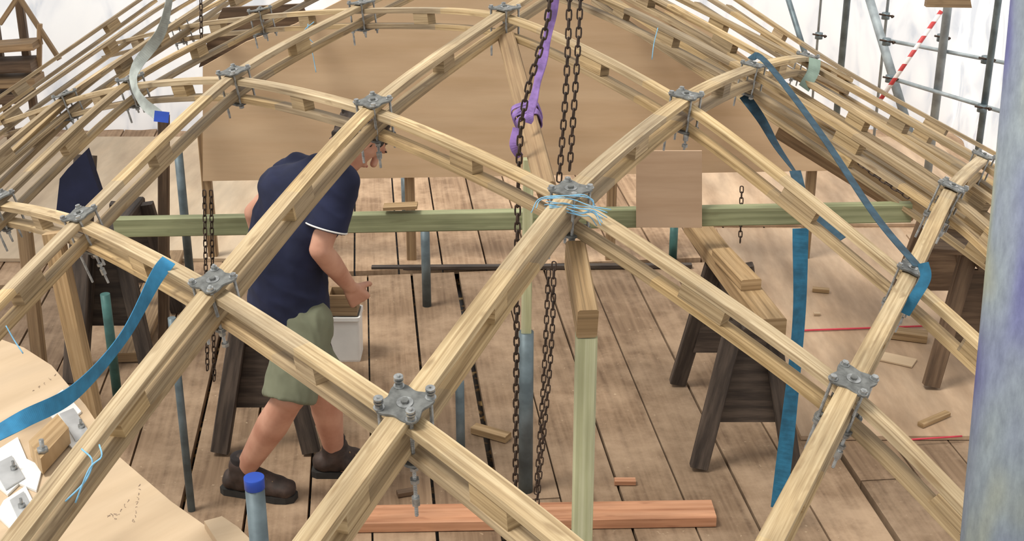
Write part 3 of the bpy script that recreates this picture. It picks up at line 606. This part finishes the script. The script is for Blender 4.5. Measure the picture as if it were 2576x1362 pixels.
def coupler(p, s=0.65):
    root = empty("scaffold_coupler", p, "dark steel coupler clamping scaffold tubes", "coupler", "scaffold couplers")
    tube("coupler_band", [p - V((0, 0, 0.03 * s)), p + V((0, 0, 0.03 * s))], 0.038 * s, M_TUBE, root, 12)
    tube("coupler_bolt", [p + V((-0.07 * s, -0.02, 0.015)), p + V((0.07 * s, -0.02, 0.0))], 0.009 * s, M_CHAIN, root, 6)
    tube("coupler_nut", [p + V((0.045 * s, -0.02, 0.0)), p + V((0.06 * s, -0.02, 0.0))], 0.016 * s, M_CHAIN, root, 6)
for px, py, d in ((2480, 150, 7.2), (2470, 272, 7.2), (2368, 95, 7.55), (2230, 105, 7.7), (2238, 198, 7.7), (2122, 190, 8.5), (2060, 90, 8.6), (2228, 40, 8.15)): coupler(S(px, py, d))
o = prism("board_end", [SY(x, y, 6.9) for x, y in [(2330, 18), (2445, 20), (2440, -10), (2335, -15)]], (0, 0.04, 0), M_BEAM); tag(o, "brown board end above scaffold tube", "board")

# close painted scaffold tube
mP, nt, b = new_mat("painted_scaffold_tube"); L = nt.links.new
tc = nt.nodes.new("ShaderNodeTexCoord"); mp = nt.nodes.new("ShaderNodeMapping"); mp.inputs["Scale"].default_value = (9, 24, 1); L(tc.outputs["UV"], mp.inputs[0])
n1 = nt.nodes.new("ShaderNodeTexNoise"); n1.inputs["Scale"].default_value = 1.0; n1.inputs["Detail"].default_value = 1.5; L(mp.outputs[0], n1.inputs["Vector"])
n3 = nt.nodes.new("ShaderNodeTexNoise"); n3.inputs["Scale"].default_value = 9; n3.inputs["Detail"].default_value = 6; n3.inputs["Roughness"].default_value = 0.7; L(mp.outputs[0], n3.inputs["Vector"])
r1 = ramp(nt, [(0.34, (0.10, 0.10, 0.26)), (0.44, (0.185, 0.21, 0.29)), (0.54, (0.22, 0.255, 0.285)), (0.64, (0.29, 0.30, 0.22))]); L(n1.outputs["Fac"], r1.inputs[0])
r3 = ramp(nt, [(0.3, (0.72, 0.72, 0.74)), (0.7, (1.15, 1.15, 1.12))]); L(n3.outputs["Fac"], r3.inputs[0])
mu = nt.nodes.new("ShaderNodeMix"); mu.data_type = "RGBA"; mu.blend_type = "MULTIPLY"; mu.inputs[0].default_value = 1; L(r1.outputs[0], mu.inputs[6]); L(r3.outputs[0], mu.inputs[7])
L(mu.outputs[2], b.inputs["Base Color"]); b.inputs["Roughness"].default_value = 0.75
tA = S(2668, -60, 0.72); tB = S(2536, 1400, 0.70)
o = tube("scaffold_pole", [tA + (tA - tB) * 0.3, tB - (tA - tB) * 0.3], 0.0242, mP, n=48); tag(o, "thick paint-splattered blue grey scaffold tube up close", "scaffold pole")

tag(box("timber_plank", S(1890, 235, 6.3), S(2500, 610, 5.7), 0.035, 0.12, M_PLANK, up=(0, 0.2, 1)), "wide brown plank running under the sloping laths", "plank")
tag(box("timber_plank", S(1960, 330, 6.4), S(2300, 540, 6.0), 0.035, 0.07, M_BEAM, up=(0, 0.2, 1)), "dark brown plank below the sloping laths", "plank")
for k, (a, b_, w) in enumerate((((-40, 120), (95, 110), 0.06), ((-40, 165), (90, 160), 0.09), ((-40, 205), (100, 200), 0.08), ((-40, 245), (70, 240), 0.08))):
    tag(box("stacked_timber", SY(*a, 8.8), SY(*b_, 8.8), 0.2, w * 0.8, M_BROWNW if k % 2 else M_BEAM), "brown timber stacked beside white sheeting", "timber", "timbers stacked by the sheeting")
for px in (15, 82):
    p_ = SY(px, 250, 8.95); tag(box("timber_post", (p_.x, 8.95, 0.03), (p_.x, 8.95, 2.6), 0.05, 0.05, M_BROWNW, up=(0, 1, 0)), "thin brown upright post by stacked timber", "post")
for a, b_ in (((40, -20), (150, 150)), ((0, 60), (60, -30)), ((100, 60), (98, 210))):
    tag(box("timber_stick", SY(*a, 8.85), SY(*b_, 8.85), 0.03, 0.03, M_BEAM, up=(0, 1, 0)), "thin brown stick leaning by the stacked timber", "stick")

# ------------------------------------------------------------------ near plywood template with blocks
zt = 0.95
root = empty("template_table", SZ(150, 1250, 0), "pale plywood template board with pencil marks on legs", "table")
pl = [SZ(x, y, zt) for x, y in [(-200, 780), (60, 875), (130, 920), (215, 1020), (300, 1150), (430, 1262), (640, 1410), (760, 1520), (-200, 1520)]]
prism("board_top", pl, (0, 0, -0.02), M_PLYL, root, uvdir=(0.6, 0.8, 0))
for x, y in ((-120, 900), (100, 960), (500, 1380), (-100, 1450)):
    p = SZ(x, y, zt - 0.02); box("leg", (p.x, p.y, 0), (p.x, p.y, zt - 0.02), 0.05, 0.05, M_BEAM, up=(0, 1, 0), parent=root)
random.seed(3)
def scribble(px, py, dx, dy, n, sz=4):
    vv = []; ff = []
    for k in range(n):
        cx, cy = px + dx * k, py + dy * k
        pts = [SZ(cx + random.uniform(-sz, sz), cy + random.uniform(-sz, sz), zt + 0.0006) for _ in range(4)]
        v, f, _u = sweep_data(smooth_path(pts, 3), [(-0.0004, 0), (0.0004, 0), (0.0004, 0.0003), (-0.0004, 0.0003)], V((0, 0, 1)))
        o_ = len(vv); vv.extend(v); ff.extend([tuple(x + o_ for x in q) for q in f])
    mesh("pencil_marks", vv, ff, M_INK, root)
scribble(352, 1222, -2, 11, 9); scribble(322, 1262, -8, 11, 5); scribble(140, 945, -14, 10, 5); scribble(272, 1300, 9, -2, 3, 6)
M_PLATE = plain("bright_steel_plate", (0.50, 0.51, 0.52), 0.4, 0.5, 0.15, 12)
def jig(pxs, label, th=0.006, m_=M_WHITE, name="packing_plate", z=zt, up=0.001):
    o = prism(name, [SZ(x, y, z + up) for x, y in pxs], (0, 0, th), m_); return tag(o, label, "packing plate")
jig([(108, 1025), (158, 985), (205, 1040), (180, 1062), (248, 1130), (215, 1165), (150, 1100), (135, 1060)], "white stepped packing plate on template board")
jig([(-10, 1140), (45, 1105), (68, 1160), (108, 1180), (92, 1240), (48, 1222), (20, 1250), (-40, 1200)], "white notched packing plate on template board")
jig([(10, 1265), (65, 1228), (98, 1295), (45, 1352), (-10, 1300)], "white packing plate on template board", up=0.001)
jig([(150, 1045), (185, 1030), (225, 1090), (190, 1112)], "grey steel plate lying on white packing plate", m_=M_PLATE, up=0.008, th=0.004)
jig([(-20, 1175), (30, 1150), (62, 1205), (15, 1235)], "grey steel plate lying on notched plate", m_=M_PLATE, up=0.008, th=0.004)
jig([(25, 1262), (60, 1240), (82, 1285), (48, 1315)], "small grey steel plate on packing plate", m_=M_PLATE, up=0.008, th=0.004)
jig([(515, 1330), (560, 1318), (600, 1345), (640, 1385), (560, 1400)], "pale packing bracket near edge of template board", m_=M_PLYL, th=0.02)
jig([(-40, 1270), (-15, 1300), (-30, 1345), (-60, 1330)], "white packing plate at board edge")
for px, py in ((35, 1180), (205, 1075), (55, 1275)):
    c = SZ(px, py, zt + 0.0125)
    root2 = empty("loose_bolt", c, "small zinc bolt standing on steel plate", "bolt", "loose bolts on the template board")
    tube("bolt_shank", [c, c + V((0, 0, 0.022))], 0.004, M_ZINC, root2, 8); tube("bolt_head", [c, c + V((0, 0, 0.007))], 0.009, M_ZINC, root2, 6)
blk = [(78, 1150), (150, 1080), (178, 1115), (108, 1195)]
root = empty("timber_block", SZ(125, 1140, zt + 0.008), "square timber block with upright bolt on template board", "timber block")
prism("block_body", [SZ(x, y, zt + 0.008) for x, y in blk], (0, 0, 0.045), M_OAK, root)
bc = SZ(108, 1138, zt + 0.053)
tube("block_bolt", [bc, bc + V((0, 0, 0.035))], 0.006, M_ZINC, root, 10)
tube("block_nut", [bc + V((0, 0, 0.001)), bc + V((0, 0, 0.012))], 0.014, M_ZINC, root, 6)

# ------------------------------------------------------------------ PERSON
def cap_data(p0, r0, p1, r1, e=None, flat0=False, flat1=False, seg=20):
    p0, p1 = V(p0), V(p1); t = (p1 - p0).normalized(); s = t.cross(V((0.31, 0.2, 0.93)))
    if s.length < 0.1: s = t.cross(V((1, 0, 0)))
    s.normalize(); u = s.cross(t); rings = []
    H = 5
    if flat0: rings.append((p0, r0))
    else:
        for k in range(H + 1):
            a = -math.pi / 2 + (k + 0.25) / (H + 0.25) * math.pi / 2; rings.append((p0 + t * (math.sin(a) * r0), math.cos(a) * r0))
    if flat1: rings.append((p1, r1))
    else:
        for k in range(H + 1):
            a = k / (H + 0.25) * math.pi / 2; rings.append((p1 + t * (math.sin(a) * r1), math.cos(a) * r1))
    vs = []; fs = []
    for c, r in rings:
        for i in range(seg):
            a = 2 * math.pi * i / seg; o = s * (math.cos(a) * r) + u * (math.sin(a) * r)
            if e: d = V(e[0]).normalized(); o = o + d * (o.dot(d) * (e[1] - 1))
            vs.append(c + o)
    n = len(rings)
    for j in range(n - 1):
        for i in range(seg):
            i2 = (i + 1) % seg; fs.append((j * seg + i, j * seg + i2, (j + 1) * seg + i2, (j + 1) * seg + i))
    fs.append(tuple(range(seg))[::-1]); fs.append(tuple((n - 1) * seg + i for i in range(seg)))
    return vs, fs
def blob(name, caps, voxel, mat, parent, sm=3, fold=None):
    vs = []; fs = []
    for c in caps:
        v, f = cap_data(*c[:4], **(c[4] if len(c) > 4 else {})); o = len(vs); vs += v; fs += [tuple(x + o for x in q) for q in f]
    ob = mesh(name, vs, fs, mat, parent)
    m = ob.modifiers.new("r", "REMESH"); m.mode = "VOXEL"; m.voxel_size = voxel
    if sm: s = ob.modifiers.new("s", "SMOOTH"); s.factor = 0.6; s.iterations = sm
    bpy.context.view_layer.update()
    dg = bpy.context.evaluated_depsgraph_get()
    me = bpy.data.meshes.new_from_object(ob.evaluated_get(dg)); ob.modifiers.clear(); ob.data = me
    me.materials.clear(); me.materials.append(mat)
    if fold:
        nn = [v.normal.copy() for v in me.vertices]
        for v, n in zip(me.vertices, nn): v.co += n * fold(v.co)
    for p in me.polygons: p.use_smooth = True
    return ob
def cloth_fold(amp, k1=(7, 7, 16), k2=(20, 20, 30)):
    def f(c):
        a = noise.noise(V((c.x * k1[0], c.y * k1[1], c.z * k1[2] + c.x * 9)))
        b_ = noise.noise(V((c.x * k2[0] + c.z * 12, c.y * k2[1], c.z * k2[2])) + V((5, 1, 3)))
        return amp * (1 - 2.2 * abs(a)) * 0.8 + amp * 0.3 * b_
    return f
rt = V((0.66, -0.75, 0)).normalized(); fwd = V((0.75, 0.66, 0)).normalized()
pel = SY(733, 775, 4.42); mid = SY(718, 640, 4.42); chest = SY(750, 505, 4.44); neck = SY(842, 404, 4.47)
hipR = pel + rt * 0.085 + V((0, 0, -0.03)); hipL = pel - rt * 0.085 + V((0, 0, -0.03))
shR = SY(852, 462, 4.32); shL = SY(752, 430, 4.56)
elR = SY(806, 628, 4.26); wrR = SY(880, 722, 4.42)
elL = SY(640, 535, 4.60); wrL = SY(672, 640, 4.66)
knR = SY(728, 1000, 4.25); anR = SY(612, 1188, 4.38)
knL = SY(812, 970, 4.42); anL = SY(842, 1140, 4.52)
hd = SY(906, 350, 4.52)
hf = V((0.50, 0.30, -0.82)).normalized(); hr = hf.cross(V((0, 0, 1))).normalized(); hu = hr.cross(hf)
person = empty("person", V((-0.85, 4.4, 0)), "person in navy t-shirt, green shorts and boots bending forward", "person")
caps = [(pel, 0.110, mid, 0.115, dict(e=(rt, 1.2))), (mid, 0.115, chest, 0.118, dict(e=(rt, 1.2))), (chest, 0.11, neck - V((0.03, 0, 0.07)), 0.078, dict(e=(rt, 1.2))),
        (shR, 0.050, neck - V((0, 0, 0.05)), 0.056), (shL, 0.050, neck - V((0, 0, 0.05)), 0.056), (neck - V((0.02, 0, 0.03)), 0.054, hd - hf * 0.03 - hu * 0.04, 0.052),
        (shR, 0.050, elR, 0.038), (elR, 0.039, elR.lerp(wrR, 0.35), 0.039), (elR.lerp(wrR, 0.35), 0.039, wrR, 0.025),
        (shL, 0.050, elL, 0.037), (elL, 0.037, elL.lerp(wrL, 0.35), 0.037), (elL.lerp(wrL, 0.35), 0.037, wrL, 0.025),
        (hipR, 0.090, knR, 0.058), (hipL, 0.090, knL, 0.058),
        (knR, 0.054, knR.lerp(anR, 0.35), 0.059), (knR.lerp(anR, 0.35), 0.059, anR, 0.036), (knL, 0.054, knL.lerp(anL, 0.35), 0.059), (knL.lerp(anL, 0.35), 0.059, anL, 0.036),
        (anR, 0.037, anR - V((-0.03, 0, 0.05)), 0.035), (anL, 0.037, anL - V((-0.03, 0, 0.05)), 0.035),
        (hd - hf * 0.03 + hu * 0.025, 0.078, hd + hf * 0.012 + hu * 0.02, 0.074, dict(e=(hr, 0.92))), (hd + hf * 0.02 - hu * 0.02, 0.062, hd + hf * 0.045 - hu * 0.075, 0.034, dict(e=(hr, 1.05))),
        (hd + hf * 0.085 + hu * 0.022, 0.010, hd + hf * 0.107 - hu * 0.018, 0.014), (hd + hf * 0.083 + hu * 0.034 - hr * 0.03, 0.010, hd + hf * 0.083 + hu * 0.034 + hr * 0.03, 0.010),
        (hd + hf * 0.075 - hu * 0.048 - hr * 0.015, 0.012, hd + hf * 0.075 - hu * 0.048 + hr * 0.015, 0.012),
        (hd + hr * 0.076 + hu * 0.018 - hf * 0.008, 0.016, hd + hr * 0.077 - hu * 0.022 - hf * 0.004, 0.011, dict(e=(hr, 0.5))), (hd - hr * 0.076 + hu * 0.018 - hf * 0.008, 0.016, hd - hr * 0.077 - hu * 0.022 - hf * 0.004, 0.011, dict(e=(hr, 0.5)))]
def hand(wr, dirn, palm_n, side, curl):
    dirn = dirn.normalized(); side = (side - dirn * side.dot(dirn)).normalized(); pn = (palm_n - dirn * palm_n.dot(dirn)); pn = (pn - side * pn.dot(side)).normalized()
    out = []
    for k in range(4):
        off = side * (0.030 - 0.020 * k); out.append((wr + off * 0.5 + dirn * 0.01, 0.015, wr + off + dirn * 0.082, 0.0125))
    Ls = [0.072, 0.080, 0.075, 0.058]
    for k in range(4):
        b0 = wr + side * (0.031 - 0.0205 * k) + dirn * (0.086 - 0.004 * abs(k - 1)); a = 0.25; p = b0; Lk = Ls[k]
        for s_, (q, r0, r1) in enumerate(((0.45, 0.0092, 0.0085), (0.3, 0.0085, 0.0078), (0.25, 0.0078, 0.0068))):
            a += curl * (0.7 + 0.12 * k); d = (dirn * math.cos(a) + pn * math.sin(a)).normalized(); p2 = p + d * (Lk * q * 1.05); out.append((p, r0, p2, r1)); p = p2
    p = wr + side * 0.026 + dirn * 0.028 + pn * 0.006; d = (side * 0.75 + dirn * 0.6 + pn * 0.35).normalized(); p2 = p + d * 0.042; out.append((p, 0.0135, p2, 0.011))
    d2 = (side * 0.1 + dirn * 0.75 + pn * 0.6).normalized(); p3 = p2 + d2 * 0.032; out.append((p2, 0.0105, p3, 0.0095)); d3 = (dirn * 0.6 + pn * 0.8 - side * 0.2).normalized(); out.append((p3, 0.0095, p3 + d3 * 0.022, 0.008))
    return out
dR = (wrR - elR).normalized() * 0.6 + V((0.2, 0.1, -0.4))
caps += hand(wrR, dR, V((0.1, 0.9, -0.5)), V((0.6, 0.0, 0.8)), 0.75)
caps += hand(wrL, V((0.35, 0.1, -0.8)), V((0.9, -0.3, 0.1)), V((0.3, 0.8, 0.1)), 0.4)
blob("body", caps, 0.0055, M_SKIN, person, 2)
hairf = lambda c: 0.014 * noise.noise(V((c.x * 38, c.y * 38, c.z * 60)))
blob("hair", [(hd - hf * 0.030 + hu * 0.035, 0.080, hd + hf * 0.000 + hu * 0.042, 0.077, dict(e=(hr, 0.95))), (hd - hf * 0.04 + hu * 0.0, 0.072, hd - hf * 0.035 - hu * 0.035, 0.057, dict(e=(hr, 0.92))),
              (hd - hf * 0.06 + hu * 0.05, 0.040, hd - hf * 0.10 + hu * 0.05, 0.014), (hd - hf * 0.08 + hu * 0.03, 0.02, hd - hf * 0.125 + hu * 0.015, 0.006), (hd - hf * 0.06 + hu * 0.09, 0.02, hd - hf * 0.11 + hu * 0.09, 0.006),
              (hd + hr * 0.072 + hu * 0.04 - hf * 0.01, 0.016, hd + hr * 0.075 + hf * 0.0, 0.008)], 0.005, M_HAIR, person, 1, hairf)
for sgn in (-1, 1):
    c = hd + hf * 0.072 + hu * 0.012 + hr * 0.031 * sgn
    blob("eye", [(c, 0.0105, c + hf * 0.002, 0.0105)], 0.003, M_EYE, person, 0)
    blob("iris", [(c + hf * 0.0085, 0.0048, c + hf * 0.0095, 0.0046)], 0.0015, M_IRIS, person, 0)
    blob("eyebrow", [(c + hu * 0.023 + hf * 0.012 - hr * 0.014, 0.0035, c + hu * 0.023 + hf * 0.012 + hr * 0.014, 0.003)], 0.0015, M_HAIR, person, 0)
blob("mouth", [(hd + hf * 0.0855 - hu * 0.046 - hr * 0.018, 0.005, hd + hf * 0.0855 - hu * 0.046 + hr * 0.018, 0.005)], 0.002, M_LIP, person, 1)
slR = shR.lerp(elR, 0.68); slL = shL.lerp(elL, 0.6)
hem = SY(728, 795, 4.42)
blob("t_shirt", [(hem, 0.136, mid, 0.134, dict(e=(rt, 1.12), flat0=True)), (mid, 0.134, chest, 0.133, dict(e=(rt, 1.1))), (chest, 0.133, neck - V((0.05, 0, 0.085)), 0.086, dict(e=(rt, 1.2))),
                 (chest + V((-0.02, 0, 0.02)), 0.115, neck - V((0.06, 0, 0.045)), 0.062, dict(e=(rt, 1.2))),
                 (shR, 0.066, neck - V((0.03, 0, 0.06)), 0.060), (shL, 0.062, neck - V((0.03, 0, 0.06)), 0.060),
                 (shR, 0.068, slR, 0.068, dict(flat1=True)), (shL, 0.062, slL, 0.058, dict(flat1=True)),
                 (shR - V((0.02, 0, 0.03)), 0.074, mid + rt * 0.04, 0.105), (shL - V((0.03, 0, 0.03)), 0.072, mid - rt * 0.04, 0.108)], 0.007, M_NAVY, person, 5, cloth_fold(0.009, (5, 5, 11), (14, 14, 26)))
def ring(name, c, axis, r, mat, rr=0.003):
    axis = axis.normalized(); s = axis.cross(V((0.2, 0.3, 0.9))).normalized(); u = s.cross(axis); pts = []
    for i in range(33):
        a = 2 * math.pi * i / 32; pts.append(c + s * math.cos(a) * r + u * math.sin(a) * r)
    sweep(name, pts, circ(rr, 6), axis, mat, person, True)
ring("sleeve_trim", slR - (elR - shR).normalized() * 0.002, elR - shR, 0.0715, M_WHITE, 0.0032)
ring("collar_trim", neck + V((0.012, 0, -0.005)), hd - neck + V((0, 0, -0.03)), 0.058, M_WHITE, 0.004)
kR = hipR.lerp(knR, 1.03); kL = hipL.lerp(knL, 1.0)
blob("shorts", [(pel + V((0, 0, 0.05)), 0.110, pel + V((0, 0, -0.05)), 0.116, dict(e=(rt, 1.16))), (hipR, 0.101, kR, 0.092, dict(flat1=True)), (hipL, 0.101, kL, 0.090, dict(flat1=True))], 0.007, M_SHORT, person, 3, cloth_fold(0.008, (18, 18, 6), (30, 30, 12)))
def boot(an, direction):
    d = V((direction[0], direction[1], 0)).normalized(); s = V((d.y, -d.x, 0)); g = V((an.x, an.y, 0))
    blob("boot", [(an + V((0, 0, 0.02)), 0.050, V((an.x, an.y, 0.065)), 0.05), (g - d * 0.045 + V((0, 0, 0.055)), 0.042, g + d * 0.05 + V((0, 0, 0.058)), 0.044),
                  (g + d * 0.05 + V((0, 0, 0.058)), 0.043, g + d * 0.165 + V((0, 0, 0.045)), 0.038, dict(e=(s, 1.18))), (g + d * 0.02 + V((0, 0, 0.09)), 0.04, g + d * 0.09 + V((0, 0, 0.075)), 0.032)], 0.006, M_SHOE, person, 2, lambda c: 0.005 * noise.noise(c * 28))
    poly = [(-0.09, 0.022), (-0.07, 0.036), (0.0, 0.038), (0.08, 0.042), (0.14, 0.046), (0.18, 0.038), (0.205, 0.02)]
    pts = [g + d * t + s * w for t, w in poly] + [g + d * t - s * w for t, w in poly[::-1]]
    prism("boot_sole", [p + V((0, 0, 0.001)) for p in pts], (0, 0, 0.026), M_SOLE, person)
    for k in range(4):
        c = g + d * (0.055 + 0.022 * k) + V((0, 0, 0.112 - 0.008 * k))
        sweep("boot_lace", smooth_path([c - s * 0.026 - V((0, 0, 0.006)), c, c + s * 0.026 - V((0, 0, 0.006)) + d * 0.006], 4), circ(0.0025, 6), V((0, 0, 1)), M_BEAM, person, True)
    blob("sock", [(an + V((0, 0, 0.065)), 0.044, an + V((0, 0, 0.0)), 0.042, dict(flat0=True))], 0.006, M_SOCK, person, 1)
boot(V((anR.x, anR.y, 0.10)), (0.97, -0.25)); boot(V((anL.x, anL.y, 0.10)), (0.95, 0.02))

# ------------------------------------------------------------------ light
w = bpy.data.worlds.new("world"); bpy.context.scene.world = w; w.use_nodes = True
bg = w.node_tree.nodes["Background"]; bg.inputs["Color"].default_value = (1.0, 0.98, 0.94, 1); bg.inputs["Strength"].default_value = 0.9
sd = bpy.data.lights.new("sun", "SUN"); sd.energy = 3.1; sd.angle = math.radians(18); sd.color = (1, 0.955, 0.87)
so = bpy.data.objects.new("sun", sd); link(so); so.rotation_euler = (math.radians(12), math.radians(-26), 0)
sc_ = bpy.context.scene
sc_.view_settings.view_transform = "Standard"; sc_.view_settings.look = "None"
